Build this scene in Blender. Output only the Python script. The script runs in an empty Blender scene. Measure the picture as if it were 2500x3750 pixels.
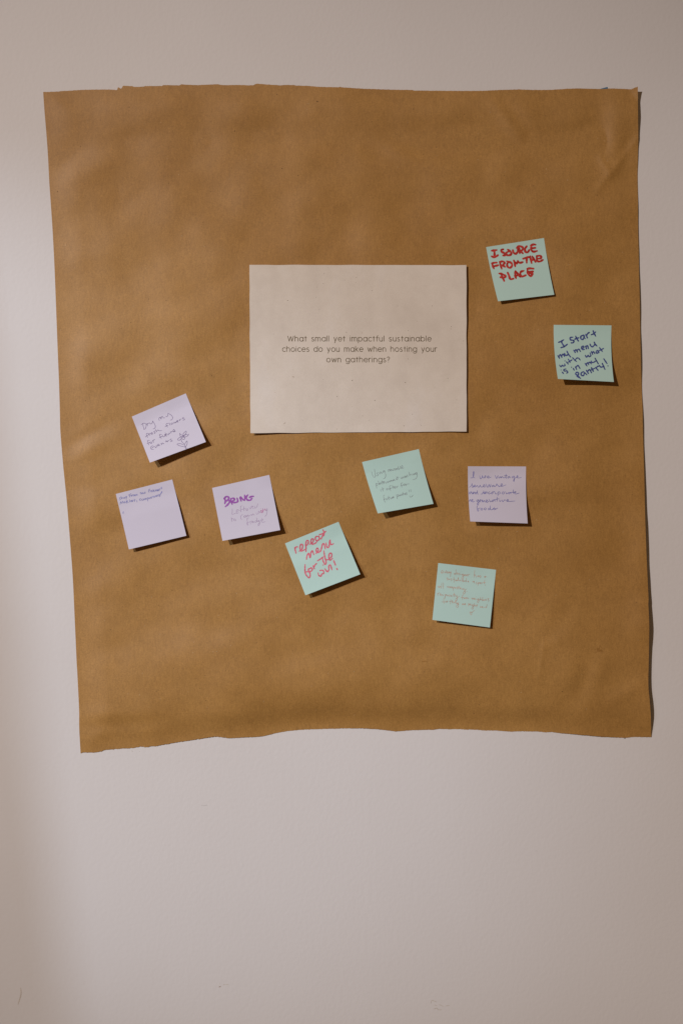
import bpy, math, random
from mathutils import Vector, noise

# ------------------------------------------------------------------ camera, light, exposure
scene = bpy.context.scene
C = scene.collection
PX = 1.0 / 2845.0          # metres on the wall for one pixel of the 2500 x 3750 photograph
DIST = 1.75                # camera to wall
EYE = 1.45                 # camera height

cam_d = bpy.data.cameras.new('camera')
cam = bpy.data.objects.new('camera', cam_d); C.objects.link(cam)
cam.location = (0, -DIST, EYE); cam.rotation_euler = (math.radians(90), 0, 0)
cam_d.sensor_fit = 'VERTICAL'; cam_d.sensor_height = 36.0; cam_d.sensor_width = 24.0
cam_d.lens = 36.0 * DIST / (3750 * PX)
cam_d.clip_start = 0.05; cam_d.clip_end = 60
scene.camera = cam

world = bpy.data.worlds.new('World'); scene.world = world; world.use_nodes = True
bg = world.node_tree.nodes['Background']
bg.inputs['Color'].default_value = (1.0, 0.62, 0.34, 1)
bg.inputs['Strength'].default_value = 0.095


def spot(name, loc, target, watts, color, size_deg, blend, radius):
    d = bpy.data.lights.new(name, 'SPOT')
    d.energy = watts; d.color = color; d.spot_size = math.radians(size_deg)
    d.spot_blend = blend; d.shadow_soft_size = radius
    o = bpy.data.objects.new(name, d); C.objects.link(o)
    o.location = loc
    o.rotation_euler = (Vector(target) - Vector(loc)).to_track_quat('-Z', 'Y').to_euler()
    return o


def on_wall(px, py):
    return ((px - 1250) * PX, 0.0, EYE - (py - 1875) * PX)


# two ceiling spots far to the upper left; the second one reaches mostly the left half
KEY_AT = Vector((-4.9, -6.0, EYE + 3.2)); SECOND_AT = Vector((-5.0, -4.0, EYE + 1.95))
spot('key_spot', KEY_AT, on_wall(1410, 2190), 1860, (1.0, 0.90, 0.855), 18.8, 1.0, 0.03)
spot('second_spot', SECOND_AT, on_wall(-260, 2130), 600, (0.70, 0.82, 1.0), 11.1, 0.70, 0.0015)

scene.render.engine = 'CYCLES'
scene.view_settings.view_transform = 'Standard'
scene.view_settings.look = 'None'
scene.view_settings.gamma = 1.0
scene.view_settings.use_curve_mapping = False
scene.view_settings.exposure = 0.0

rng = random.Random(7)


# ------------------------------------------------------------------ helpers
def point(px, py, h=0.0):
    """place of something measured at pixel (px, py) that stands h metres off the wall"""
    x, _, z = on_wall(px, py)
    k = 1.0 - h / DIST
    return Vector((x * k, -h, EYE + (z - EYE) * k))


def mesh_obj(name, verts, faces, mat, parent=None, smooth=True):
    m = bpy.data.meshes.new(name)
    if parent is not None:
        o0 = parent.location
        verts = [(v[0] - o0.x, v[1] - o0.y, v[2] - o0.z) for v in verts]
    m.from_pydata([tuple(v) for v in verts], [], faces)
    if smooth:
        m.polygons.foreach_set('use_smooth', [True] * len(m.polygons))
    m.materials.append(mat)
    o = bpy.data.objects.new(name, m); C.objects.link(o)
    if parent is not None:
        o.parent = parent
    return o


def empty(name, loc, label, cat, group=None):
    o = bpy.data.objects.new(name, None); C.objects.link(o)
    o.location = loc; o.empty_display_size = 0.02
    o['label'] = label; o['category'] = cat
    if group: o['group'] = group
    return o


def paper_sheet(name, grid, mat, parent, t):
    """a sheet of real thickness: front, back and separate rim faces; grid = rows of points, top row first, left to right"""
    nr, nc = len(grid), len(grid[0])
    V = [p for r in grid for p in r]
    F = [(j * nc + i, (j + 1) * nc + i, (j + 1) * nc + i + 1, j * nc + i + 1) for j in range(nr - 1) for i in range(nc - 1)]
    n = len(V); off = Vector((0, t, 0))
    V += [p + off for p in V[:n]]
    F += [tuple(n + q for q in f[::-1]) for f in F]
    loop = ([(0, i) for i in range(nc)] + [(j, nc - 1) for j in range(1, nr)] + [(nr - 1, i) for i in range(nc - 2, -1, -1)]
            + [(j, 0) for j in range(nr - 2, 0, -1)])
    m = len(V)
    for (j, i) in loop:
        V += [grid[j][i], grid[j][i] + off]
    L = len(loop)
    for k in range(L):
        a_, b_ = m + 2 * k, m + 2 * ((k + 1) % L)
        F.append((a_, b_, b_ + 1, a_ + 1))
    return mesh_obj(name, V, F, mat, parent)


def sstep(a, b, x):
    t = max(0.0, min(1.0, (x - a) / (b - a))); return t * t * (3 - 2 * t)


def lerp_table(tab, x):
    if x <= tab[0][0]: return tab[0][1]
    for (x0, y0), (x1, y1) in zip(tab, tab[1:]):
        if x <= x1:
            return y0 + (y1 - y0) * (x - x0) / (x1 - x0) if x1 > x0 else y1
    return tab[-1][1]


# ------------------------------------------------------------------ materials
def mat_base(name, rough=0.8, spec=0.25):
    m = bpy.data.materials.new(name); m.use_nodes = True
    nt = m.node_tree; b = nt.nodes['Principled BSDF']
    b.inputs['Roughness'].default_value = rough
    b.inputs['Specular IOR Level'].default_value = spec
    tc = nt.nodes.new('ShaderNodeTexCoord')
    return m, nt, b, tc


def noise_node(nt, vec, scale, detail=3, rough=0.55, stretch=None):
    if stretch:
        mp = nt.nodes.new('ShaderNodeMapping'); mp.inputs['Scale'].default_value = stretch
        nt.links.new(vec, mp.inputs['Vector']); vec = mp.outputs['Vector']
    n = nt.nodes.new('ShaderNodeTexNoise')
    n.inputs['Scale'].default_value = scale; n.inputs['Detail'].default_value = detail
    n.inputs['Roughness'].default_value = rough
    nt.links.new(vec, n.inputs['Vector'])
    return n.outputs['Fac']


def ramp(nt, fac, stops):
    r = nt.nodes.new('ShaderNodeValToRGB'); e = r.color_ramp.elements
    e[0].position, e[0].color = stops[0][0], (*stops[0][1], 1)
    e[1].position, e[1].color = stops[-1][0], (*stops[-1][1], 1)
    for p, c in stops[1:-1]:
        k = e.new(p); k.color = (*c, 1)
    nt.links.new(fac, r.inputs['Fac'])
    return r.outputs['Color']


def mix(nt, a, b, fac=1.0, mode='MULTIPLY'):
    n = nt.nodes.new('ShaderNodeMix'); n.data_type = 'RGBA'; n.blend_type = mode
    if isinstance(fac, (int, float)): n.inputs[0].default_value = fac
    else: nt.links.new(fac, n.inputs[0])
    for s, v in ((6, a), (7, b)):
        if isinstance(v, tuple): n.inputs[s].default_value = (*v, 1)
        else: nt.links.new(v, n.inputs[s])
    return n.outputs[2]


def bump(nt, b, height, strength, dist):
    n = nt.nodes.new('ShaderNodeBump')
    n.inputs['Strength'].default_value = strength; n.inputs['Distance'].default_value = dist
    nt.links.new(height, n.inputs['Height']); nt.links.new(n.outputs['Normal'], b.inputs['Normal'])


def wall_material():
    m, nt, b, tc = mat_base('wall_paint', 0.62, 0.25)
    v = tc.outputs['Object']
    f = noise_node(nt, v, 3.0, 4, 0.5)
    col = ramp(nt, f, [(0.3, (0.735, 0.705, 0.69)), (0.7, (0.765, 0.74, 0.73))])
    nt.links.new(col, b.inputs['Base Color'])
    peel = noise_node(nt, v, 190.0, 3, 0.5)
    bump(nt, b, peel, 0.42, 0.00045)
    return m


def kraft_material():
    m, nt, b, tc = mat_base('kraft_paper', 0.55, 0.56)
    v = tc.outputs['Object']
    blotch = noise_node(nt, v, 7.0, 5, 0.6)
    cloud = noise_node(nt, v, 38.0, 4, 0.6)
    grain = noise_node(nt, v, 700.0, 2, 0.7)
    fibre = noise_node(nt, v, 420.0, 3, 0.6, (1.0, 1.0, 0.28))
    c = ramp(nt, blotch, [(0.28, (0.390, 0.196, 0.045)), (0.72, (0.450, 0.237, 0.062))])
    c = mix(nt, c, ramp(nt, cloud, [(0.3, (0.95, 0.94, 0.92)), (0.7, (1.05, 1.05, 1.06))]))
    c = mix(nt, c, ramp(nt, grain, [(0.25, (0.80, 0.785, 0.75)), (0.5, (1, 1, 1)), (0.78, (1.19, 1.21, 1.27))]))
    c = mix(nt, c, ramp(nt, fibre, [(0.25, (0.89, 0.88, 0.86)), (0.55, (1, 1, 1)), (0.8, (1.10, 1.11, 1.14))]))
    nt.links.new(c, b.inputs['Base Color'])
    bump(nt, b, cloud, 0.3, 0.0007)
    return m


def plain_paper(name, col, var=0.03, rough=0.75, spec=0.25):
    m, nt, b, tc = mat_base(name, rough, spec)
    f = noise_node(nt, tc.outputs['Object'], 900.0, 2, 0.6)
    g = noise_node(nt, tc.outputs['Object'], 30.0, 3, 0.6)
    c = ramp(nt, f, [(0.25, tuple(x * (1 - var) for x in col)), (0.75, tuple(min(1, x * (1 + var)) for x in col))])
    c = mix(nt, c, ramp(nt, g, [(0.3, (1 - var, 1 - var, 1 - var)), (0.7, (1, 1, 1))]))
    nt.links.new(c, b.inputs['Base Color'])
    return m


def card_material():
    m, nt, b, tc = mat_base('recycled_card', 0.8, 0.2)
    v = tc.outputs['Object']
    big = noise_node(nt, v, 16.0, 4, 0.55, (1.4, 1.0, 0.7))
    mid = noise_node(nt, v, 70.0, 4, 0.6)
    fine = noise_node(nt, v, 800.0, 2, 0.6)
    c = ramp(nt, big, [(0.3, (0.735, 0.665, 0.585)), (0.55, (0.800, 0.730, 0.645)), (0.75, (0.815, 0.755, 0.69))])
    c = mix(nt, c, ramp(nt, mid, [(0.3, (0.965, 0.96, 0.955)), (0.65, (1.01, 1.01, 1.01))]))
    c = mix(nt, c, ramp(nt, fine, [(0.25, (0.95, 0.945, 0.94)), (0.75, (1.04, 1.04, 1.04))]))
    nt.links.new(c, b.inputs['Base Color'])
    bump(nt, b, mid, 0.3, 0.0004)
    return m


def ink(name, col, var=0.12, rough=0.6):
    m, nt, b, tc = mat_base(name, rough, 0.2)
    f = noise_node(nt, tc.outputs['Object'], 330.0, 3, 0.6)
    c = ramp(nt, f, [(0.3, tuple(x * (1 - var) for x in col)), (0.7, tuple(min(1, x * (1 + var) + 0.15 * var) for x in col))])
    nt.links.new(c, b.inputs['Base Color'])
    return m


M_WALL = wall_material()
M_KRAFT = kraft_material()
M_TORN = plain_paper('torn_fibre', (0.52, 0.34, 0.17), 0.15, 0.95, 0.1)
M_CARD = card_material()
M_MINT = plain_paper('mint_note_paper', (0.520, 0.745, 0.690), 0.02)
M_LILAC = plain_paper('lilac_note_paper', (0.665, 0.630, 0.745), 0.02)
M_PRINT = ink('brown_print', (0.125, 0.085, 0.033), 0.08, 0.7)
M_FLECK = ink('paper_fleck', (0.16, 0.11, 0.06), 0.3, 0.8)
M_STAIN = ink('stain', (0.325, 0.155, 0.032), 0.1, 0.7)
M_CTAN = ink('tan_fleck', (0.54, 0.46, 0.37), 0.1, 0.8)
M_KFLECK = ink('kraft_fleck', (0.12, 0.055, 0.014), 0.3, 0.8)
M_KLIGHT = ink('kraft_pale_fibre', (0.62, 0.44, 0.25), 0.2, 0.8)
M_SCUFF = ink('scuff', (0.56, 0.49, 0.41), 0.15, 0.8)
M_SCUFFD = ink('scuff_dark', (0.30, 0.18, 0.09), 0.2, 0.8)
M_SCUFFG = ink('scuff_grey', (0.64, 0.61, 0.60), 0.05, 0.8)
M_TAPE = plain_paper('blue_tape', (0.045, 0.190, 0.330), 0.1, 0.6)
M_TAPEG = plain_paper('grey_blue_tape', (0.16, 0.19, 0.20), 0.1, 0.6)
INK = dict(
    red=ink('red_marker', (0.47, 0.016, 0.007), 0.30),
    blue=ink('blue_marker', (0.042, 0.065, 0.27), 0.30),
    violet=ink('violet_marker', (0.340, 0.100, 0.440), 0.15),
    pink=ink('pink_marker', (0.70, 0.135, 0.205), 0.16),
    purple_pen=ink('purple_pen', (0.16, 0.11, 0.25), 0.2),
    blue_pen=ink('blue_pen', (0.20, 0.21, 0.50), 0.25),
    blue_pen_dark=ink('blue_pen_dark', (0.120, 0.120, 0.42), 0.25),
    plum_pen=ink('plum_pen', (0.40, 0.29, 0.47), 0.2),
    magenta_pen=ink('magenta_pen', (0.45, 0.10, 0.30), 0.2),
    grey_pen=ink('grey_pen', (0.22, 0.24, 0.27), 0.25),
    rust_pen=ink('rust_pen', (0.55, 0.27, 0.18), 0.25))

# ------------------------------------------------------------------ wall
wx0, wx1, wz0, wz1 = -1.6, 1.6, 0.0, 2.9
wall = mesh_obj('wall', [(wx0, 0, wz0), (wx1, 0, wz0), (wx1, 0, wz1), (wx0, 0, wz1),
                         (wx0, .1, wz0), (wx1, .1, wz0), (wx1, .1, wz1), (wx0, .1, wz1)],
                [(0, 1, 2, 3), (5, 4, 7, 6), (4, 0, 3, 7), (1, 5, 6, 2), (3, 2, 6, 7), (4, 5, 1, 0)], M_WALL, smooth=False)
wall['kind'] = 'structure'; wall['label'] = 'plain off white painted wall behind the brown paper'



# ------------------------------------------------------------------ unseen housing of the second spot, with a flap added to shade the lower left wall
def housing_with_added_flap():
    aim = (Vector(on_wall(-260, 2130)) - SECOND_AT).normalized()
    side = aim.cross(Vector((0, 0, 1))).normalized(); up = side.cross(aim)
    V, F = [], []
    n = 20
    for (d, r) in ((-0.16, 0.0), (-0.16, 0.04), (-0.02, 0.045), (-0.02, 0.0)):
        for k in range(n):
            q = 2 * math.pi * k / n
            V.append(SECOND_AT + aim * d + side * (r * math.cos(q)) + up * (r * math.sin(q)))
    for j in range(3):
        for k in range(n):
            F.append((j * n + k, j * n + (k + 1) % n, (j + 1) * n + (k + 1) % n, (j + 1) * n + k))
    # flap 0.3 m in front of the lamp, added so its free edge shades the lower left wall
    def at(px, py, d=0.3):
        v = (Vector(on_wall(px, py)) - SECOND_AT).normalized(); return SECOND_AT + v * d
    e0, e1 = at(40 - 0.125 * 1600, 400), at(40 + 0.125 * 2600, 4600)
    w0, w1 = at(-3600, 400), at(-3600, 4600)
    t = aim * 0.002; m = len(V)
    V += [e0, e1, w1, w0, e0 + t, e1 + t, w1 + t, w0 + t]
    F += [(m, m + 1, m + 2, m + 3), (m + 7, m + 6, m + 5, m + 4), (m, m + 4, m + 5, m + 1), (m + 1, m + 5, m + 6, m + 2), (m + 2, m + 6, m + 7, m + 3), (m + 3, m + 7, m + 4, m)]
    # arm from the housing to the flap
    a0 = SECOND_AT - aim * 0.02 - side * 0.05; a1 = (w0 + w1) * 0.5
    m = len(V)
    for p in (a0, a1):
        for (i, j) in ((-1, -1), (1, -1), (1, 1), (-1, 1)):
            V.append(p + side * (0.004 * i) + up * (0.012 * j))
    F += [(m, m + 1, m + 2, m + 3), (m + 7, m + 6, m + 5, m + 4)] + [(m + k, m + 4 + k, m + 4 + (k + 1) % 4, m + (k + 1) % 4) for k in range(4)]
    o = mesh_obj('spot_housing_added_flap', V, F, plain_paper('black_metal', (0.03, 0.03, 0.03), 0.1, 0.5), smooth=False)
    o['kind'] = 'structure'; o['label'] = 'unseen black spotlight housing with an added flap that shades the lower left wall'


housing_with_added_flap()


# ------------------------------------------------------------------ kraft paper sheet
def crop(x0, y0, s, pts):
    return [(x0 + a / s, y0 + b / s) for a, b in pts]


TOP = (crop(100, 260, 1.96, [(116, 151), (210, 148), (300, 141), (420, 134), (540, 133), (610, 133), (640, 136), (647, 136),
            (650, 117), (660, 119), (672, 127), (679, 128), (681, 110), (690, 106), (755, 109), (770, 114), (830, 113),
            (850, 108), (970, 107), (975, 101), (1095, 103), (1105, 96), (1220, 101), (1370, 95)])
       + crop(800, 260, 1.8447, [(0, 91), (50, 96), (110, 94), (235, 97), (250, 88), (262, 86), (330, 91), (425, 97), (435, 94),
            (515, 95), (520, 98), (600, 100), (680, 107), (800, 110), (815, 109), (820, 103), (828, 110), (980, 120), (1165, 126),
            (1300, 128), (1325, 132), (1568, 134)])
       + [(1750, 333), (1830, 329.5)]
       + crop(1900, 260, 2.6133, [(0, 176), (120, 181), (260, 181), (340, 178), (460, 170), (560, 167), (680, 170), (780, 172),
            (850, 168), (900, 167), (1058, 174), (1066, 175), (1133, 149)]))
BOT = (crop(200, 2400, 2.24, [(215, 802), (222, 800), (235, 795), (270, 797), (300, 795), (318, 798), (390, 786), (415, 774), (440, 772),
            (515, 765), (630, 759), (725, 746), (735, 752), (750, 754), (790, 746), (850, 741), (930, 725), (1000, 712), (1080, 702), (1140, 692),
            (1200, 683), (1310, 666), (1340, 668), (1400, 673), (1440, 679)])
       + crop(850, 2400, 1.8447, [(0, 558), (60, 555), (205, 547), (300, 523), (390, 508), (480, 501), (620, 496), (760, 492),
            (880, 493), (970, 497), (1040, 505), (1100, 513), (1180, 507), (1290, 502), (1350, 502), (1390, 496), (1540, 497)])
       + crop(1700, 2200, 1.96, [(0, 923), (210, 930), (330, 938), (400, 936), (520, 938), (590, 944), (620, 941), (700, 950),
            (850, 963), (1000, 976), (1130, 983), (1152, 984), (1200, 978), (1300, 976), (1338, 978)]))
LEFT = (crop(150, 320, 3.46, [(32, 60), (48, 300), (70, 560), (92, 860), (108, 1180), (125, 1430), (147, 1750), (160, 1980), (177, 2330)])
        + [(211, 1250), (217, 1400)]
        + crop(180, 1500, 2.352, [(94, 0), (98, 170), (106, 280), (122, 470), (140, 650), (155, 800), (178, 1080), (205, 1440), (222, 1800), (240, 2200)])
        + crop(200, 2400, 2.24, [(185, 80), (192, 220), (203, 450), (204, 600), (215, 802)]))
RIGHT = (crop(1900, 260, 2.6133, [(1133, 149), (1135, 400), (1137, 640), (1133, 830), (1130, 1000), (1133, 1200), (1136, 1500)])
         + crop(2280, 850, 3.36, [(184, 0), (190, 260), (196, 560), (204, 870), (210, 1250), (218, 1600), (226, 1900), (236, 2130)])
         + crop(2280, 1550, 3.36, [(240, 0), (248, 300), (260, 700), (266, 1000), (275, 1300), (288, 1650), (302, 1950), (312, 2180)])
         + crop(1700, 2200, 1.96, [(1316, 0), (1323, 160), (1322, 320), (1320, 440), (1317, 600), (1327, 720), (1335, 830), (1338, 978)]))


def smooth_table(tab):                 # long gentle edges: piecewise cubic through the measured points
    out = []
    for i in range(len(tab) - 1):
        p0 = tab[max(0, i - 1)]; p1 = tab[i]; p2 = tab[i + 1]; p3 = tab[min(len(tab) - 1, i + 2)]
        for k in range(6):
            t = k / 6
            out.append(tuple(0.5 * (2 * p1[j] + (p2[j] - p0[j]) * t + (2 * p0[j] - 5 * p1[j] + 4 * p2[j] - p3[j]) * t * t
                                    + (3 * p1[j] - p0[j] - 3 * p2[j] + p3[j]) * t ** 3) for j in (0, 1)))
    out.append(tab[-1])
    return out


LEFT_T = [(y, x) for x, y in smooth_table(LEFT)]
RIGHT_T = [(y, x) for x, y in smooth_table(RIGHT)]
# how far the right edge stands off the wall (mm), from its shadow
EDGE = [(300, 0.5), (330, 0.9), (370, 2.4), (420, 3.3), (500, 2.3), (560, 1.2), (640, 0.5), (850, 0.2), (1480, 0.2), (1560, 0.5), (1760, 1.3), (1900, 2.4),
        (2050, 2.7), (2200, 3.8), (2290, 3.9), (2363, 0.7), (2430, 0.2), (2520, 0.2), (2570, 0.8), (2620, 2.2), (2660, 2.3), (2700, 1.0)]


def gauss(x, y, cx, cy, sx, sy, ang=0.0):
    a = math.radians(ang); dx, dy = x - cx, y - cy
    u = dx * math.cos(a) + dy * math.sin(a); v = -dx * math.sin(a) + dy * math.cos(a)
    return math.exp(-(u / sx) ** 2 - (v / sy) ** 2)


def crease(x, y, x0, y0, x1, y1, w):   # a sharp-crested ridge along a segment
    dx, dy = x1 - x0, y1 - y0; L2 = dx * dx + dy * dy
    t = ((x - x0) * dx + (y - y0) * dy) / L2
    f = sstep(-0.35, 0.15, t) * (1 - sstep(0.85, 1.35, t))
    if f <= 0: return 0.0
    d = abs((x - x0) * dy - (y - y0) * dx) / math.sqrt(L2)
    return f * math.exp(-d / w)


def averaged(tab, half):
    out = []
    x = tab[0][0]
    while x <= tab[-1][0] + 20:
        out.append((x, sum(lerp_table(tab, x + half * k / 6) for k in range(-6, 7)) / 13)); x += 20
    return out


TOP_S = averaged(TOP, 90); BOT_S = averaged(BOT, 45)


def kraft_mm(x, y):
    h = 1.0
    yt = lerp_table(TOP_S, x); yb = lerp_table(BOT_S, x)
    d = max(0.0, y - yt)
    # roll memory: top lip stands off, then shallow cross bands
    h += 3.4 * math.exp(-(d / 78) ** 2) * (0.55 + 0.45 * sstep(300, 900, x)) * (1 - 0.8 * sstep(2050, 2300, x))
    h += 1.5 * math.cos(2 * math.pi * (d - 85) / 230) * math.exp(-((d - 150) / 130) ** 2) * (0.35 + 0.65 * sstep(300, 1100, x))
    # bottom belly that tucks back to the wall
    e = max(0.0, yb - y)
    t = e / 180.0
    h += 9.5 * t * t * math.exp(2 * (1 - t)) * (0.30 + 0.70 * sstep(350, 1000, x)) * (1 - 0.25 * sstep(1900, 2300, x))
    h -= 1.1 * gauss(x, y, 420, 2655, 230, 22, -4)
    h += 0.9 * gauss(x, y, 400, 2615, 170, 26, 0)
    # the slack middle of the sheet hangs a little off the wall
    h += 9.0 * gauss(x, y, 1200, 1560, 760, 760) * sstep(0, 260, min(d, e))
    # right edge standing off
    xr = lerp_table(RIGHT_T, y)
    w = 110 if y < 800 else 70
    h += lerp_table(EDGE, y) * math.exp(-((xr - x) / w) ** 2)
    # top right: valley, ridge and creases
    h -= 2.0 * gauss(x, y, 2180, 500, 55, 140, 4)
    h += 1.7 * gauss(x, y, 2250, 490, 44, 150, 5)
    h += 1.5 * crease(x, y, 2340, 500, 2262, 600, 14)
    h += 1.2 * crease(x, y, 2262, 600, 2190, 690, 16)
    h += 1.1 * crease(x, y, 2190, 570, 2235, 640, 14)
    h -= 1.0 * gauss(x, y, 2290, 560, 26, 60, 20)
    h += 1.2 * gauss(x, y, 1850, 430, 26, 120, -38) - 0.8 * gauss(x, y, 1905, 450, 28, 110, -38)
    # turned-up corner
    q = ((x - 2303) * 33 + (y - 327) * -28) / 43.3
    if x > 2250 and y < 420: h += max(0.0, q) * 0.17
    # bottom right dents
    h += 0.6 * crease(x, y, 1990, 2365, 1972, 2480, 16) + 0.7 * crease(x, y, 1985, 2368, 2040, 2350, 12)
    h -= 1.5 * gauss(x, y, 2135, 2490, 36, 90, 18) ; h += 1.1 * gauss(x, y, 2190, 2460, 34, 110, 18)
    h -= 0.9 * gauss(x, y, 2055, 2600, 40, 110, 40); h += 1.2 * gauss(x, y, 2290, 2540, 120, 30, -30)
    h -= 0.8 * gauss(x, y, 2040, 2290, 40, 150, 32)
    # faint vertical folds in the middle top and waves along the left edge
    h += 0.5 * gauss(x, y, 1350, 770, 60, 150, 8) - 0.5 * gauss(x, y, 1260, 840, 60, 110, 10) - 0.7 * gauss(x, y, 1490, 780, 60, 140, 15)
    h += 0.8 * gauss(x, y, 1460, 560, 120, 25, 30)
    h -= 1.0 * gauss(x, y, 290, 1610, 120, 20, -27); h += 1.0 * gauss(x, y, 300, 1665, 120, 26, -27)
    h -= 0.8 * gauss(x, y, 290, 1785, 60, 26, 10)
    h -= 0.9 * gauss(x, y, 320, 560, 180, 40, -18); h += 0.8 * gauss(x, y, 260, 640, 180, 45, -15)
    # overall slackness
    h += 1.5 * noise.noise(Vector((x / 520, y / 380, 3.1)))
    calm = 1 - 0.8 * sstep(860, 960, x) * (1 - sstep(1670, 1770, x)) * sstep(920, 1010, y) * (1 - sstep(1540, 1640, y))   # pressed flat under the card
    h += 2.5 * calm * noise.noise(Vector(((x - 0.45 * y) / 215, (y + 0.3 * x) / 165, 7.7)))
    h += 0.6 * calm * noise.noise(Vector(((x + 0.5 * y) / 105, (y - 0.35 * x) / 85, 1.3)))
    h += 3.6 * math.exp(-((x - 2080) / 170) ** 2) * sstep(500, 900, y) * (1 - sstep(2300, 2600, y))
    # the tape holds edges near the wall
    near = min(d, e, max(0.0, x - lerp_table(LEFT_T, y)) * 0.8)
    lo = 0.35
    k = sstep(0, 90, near)
    g = lo + (h - lo) * (0.35 + 0.65 * k) if h > lo else lo + (h - lo) * k
    h += (g - h) * (1 - sstep(2000, 2240, x))
    return max(h, 0.35)


NC, NR = 620, 190
tl, tr, bl, br = TOP[0], TOP[-1], BOT[0], BOT[-1]
jit = random.Random(3)
botjit = [jit.uniform(-1.0, 1.0) * (1.2 if 0.03 < i / NC < 0.25 else 0.55) for i in range(NC + 1)]
topjit = [jit.uniform(-0.5, 0.5) for i in range(NC + 1)]
kgrid = []
for j in range(NR + 1):
    s = j / NR
    ly = tl[1] + (bl[1] - tl[1]) * s; ry = tr[1] + (br[1] - tr[1]) * s
    kgrid.append([])
    Lp = (lerp_table(LEFT_T, ly), ly); Rp = (lerp_table(RIGHT_T, ry), ry)
    for i in range(NC + 1):
        t = i / NC
        tx = tl[0] + (tr[0] - tl[0]) * t; bx = bl[0] + (br[0] - bl[0]) * t
        inner = 0 < i < NC
        ty = lerp_table(TOP, tx) + (topjit[i] if inner else 0); by = lerp_table(BOT, bx) + (botjit[i] if inner else 0)
        x = (1 - s) * tx + s * bx + (1 - t) * Lp[0] + t * Rp[0] - ((1 - s) * ((1 - t) * tl[0] + t * tr[0]) + s * ((1 - t) * bl[0] + t * br[0]))
        y = (1 - s) * ty + s * by + (1 - t) * Lp[1] + t * Rp[1] - ((1 - s) * ((1 - t) * tl[1] + t * tr[1]) + s * ((1 - t) * bl[1] + t * br[1]))
        kgrid[-1].append(point(x, y, kraft_mm(x, y) / 1000))
kraft = empty('kraft_paper', point(1250, 2680, 0.001), 'large brown kraft paper sheet with torn edges taped to the wall', 'paper')
paper_sheet('sheet', kgrid, M_KRAFT, kraft, 0.00014)

# pale torn fibre lip along the bottom and part of the top
tv, tf = [], []
for i in range(NC + 1):
    t = i / NC
    for (edge, sgn, jj) in ((BOT, 1, botjit),):
        x = edge[0][0] + (edge[-1][0] - edge[0][0]) * t
        y = lerp_table(edge, x) + jj[i]
        w = max(0.15, 1.6 * (0.5 + noise.noise(Vector((x / 45, 5.0, 0)))) + jit.uniform(-0.4, 0.6))
        tv += [point(x, y - 1.2, kraft_mm(x, y - 1) / 1000 - 0.00009), point(x, y + w, 0.00018)]
for i in range(NC):
    tf.append((2 * i, 2 * i + 1, 2 * i + 3, 2 * i + 2))
mesh_obj('torn_edge', tv, tf, M_TORN, kraft)


# small flat inclusions (flecks, fibres) that follow a surface
def flecks(name, items, hfun, mat, parent, lift):
    v, f = [], []
    for q_, (x, y, a, b, ang) in enumerate(items):
        c, s = math.cos(ang), math.sin(ang); n0 = len(v); n = 7
        for k in range(n):
            q = 2 * math.pi * k / n; r = 1 + rng.uniform(-0.25, 0.25)
            dx, dy = a * r * math.cos(q), b * r * math.sin(q)
            X, Y = x + dx * c - dy * s, y + dx * s + dy * c
            v.append(point(X, Y, hfun(X, Y) / 1000 + lift + 0.000005 * (q_ % 8)))
        f.append(tuple(range(n0 + n - 1, n0 - 1, -1)))
    o = mesh_obj(name, v, f, mat, parent, smooth=False); o['kind'] = 'stuff'
    return o


items = [(1162, 372, 3.2, 2.0, 0.6), (860, 480, 1.2, 4.5, 0.2), (1033, 617, 1.6, 2, 0), (1360, 446, 1.5, 1.2, 0), (1513, 399, 1.2, 2.4, 0),
         (1621, 362, 2, 1.4, 0), (2058, 2533, 1.8, 1.4, 0), (1734, 2612, 1.8, 1.2, 0), (211, 702, 1.6, 1.6, 0)]
for _ in range(420):
    y = rng.uniform(345, 2640); x = rng.uniform(lerp_table(LEFT_T, y) + 12, lerp_table(RIGHT_T, y) - 12)
    r = rng.uniform(0.5, 1.35); items.append((x, y, r, r * rng.uniform(0.5, 1.6), rng.uniform(0, 3.1)))
flecks('dark_flecks', items, kraft_mm, M_KFLECK, kraft, 0.00005)
st = [(2190, 2380, 9, 6, 0.9), (1556, 2422, 10, 1.6, 0.05), (1548, 2423, 6, 1.2, -0.05)]
for _ in range(26):
    st.append((2190 + rng.gauss(0, 11), 2379 + rng.gauss(0, 7), rng.uniform(1.2, 3.2), rng.uniform(0.8, 2.0), rng.uniform(0, 3)))
flecks('stain', st, kraft_mm, M_STAIN, kraft, 0.00006)
items = []
for _ in range(260):
    y = rng.uniform(350, 2640); x = rng.uniform(lerp_table(LEFT_T, y) + 12, lerp_table(RIGHT_T, y) - 12)
    items.append((x, y, rng.uniform(1.4, 3.4), rng.uniform(0.35, 0.6), rng.gauss(math.pi / 2, 0.7)))
flecks('pale_fibres', items, kraft_mm, M_KLIGHT, kraft, 0.00005)

# ------------------------------------------------------------------ tape peeking out behind the sheet
def tape(name, corner, ang, L, Wd, mat, label, sx, sy):
    """a strip of tape; 'corner' is the corner that shows, the strip runs back under the paper"""
    c, s = math.cos(ang), math.sin(ang)
    n = 6; rows = []
    for m_ in (0, 1):
        rows.append([])
        for k in range(n + 1):
            a = L * k / n * sx; b = Wd * m_ * sy
            X = corner[0] + a * c - b * s; Y = corner[1] + a * s + b * c
            rows[-1].append(point(X, Y, 0.00024 + 0.00004 * math.sin(k * 1.7)))
    if sx < 0: rows = [r[::-1] for r in rows]
    if sy < 0: rows = rows[::-1]
    o = paper_sheet(name, rows, mat, None, 0.00012)
    o['label'] = label; o['category'] = 'tape'
    return o


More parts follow.
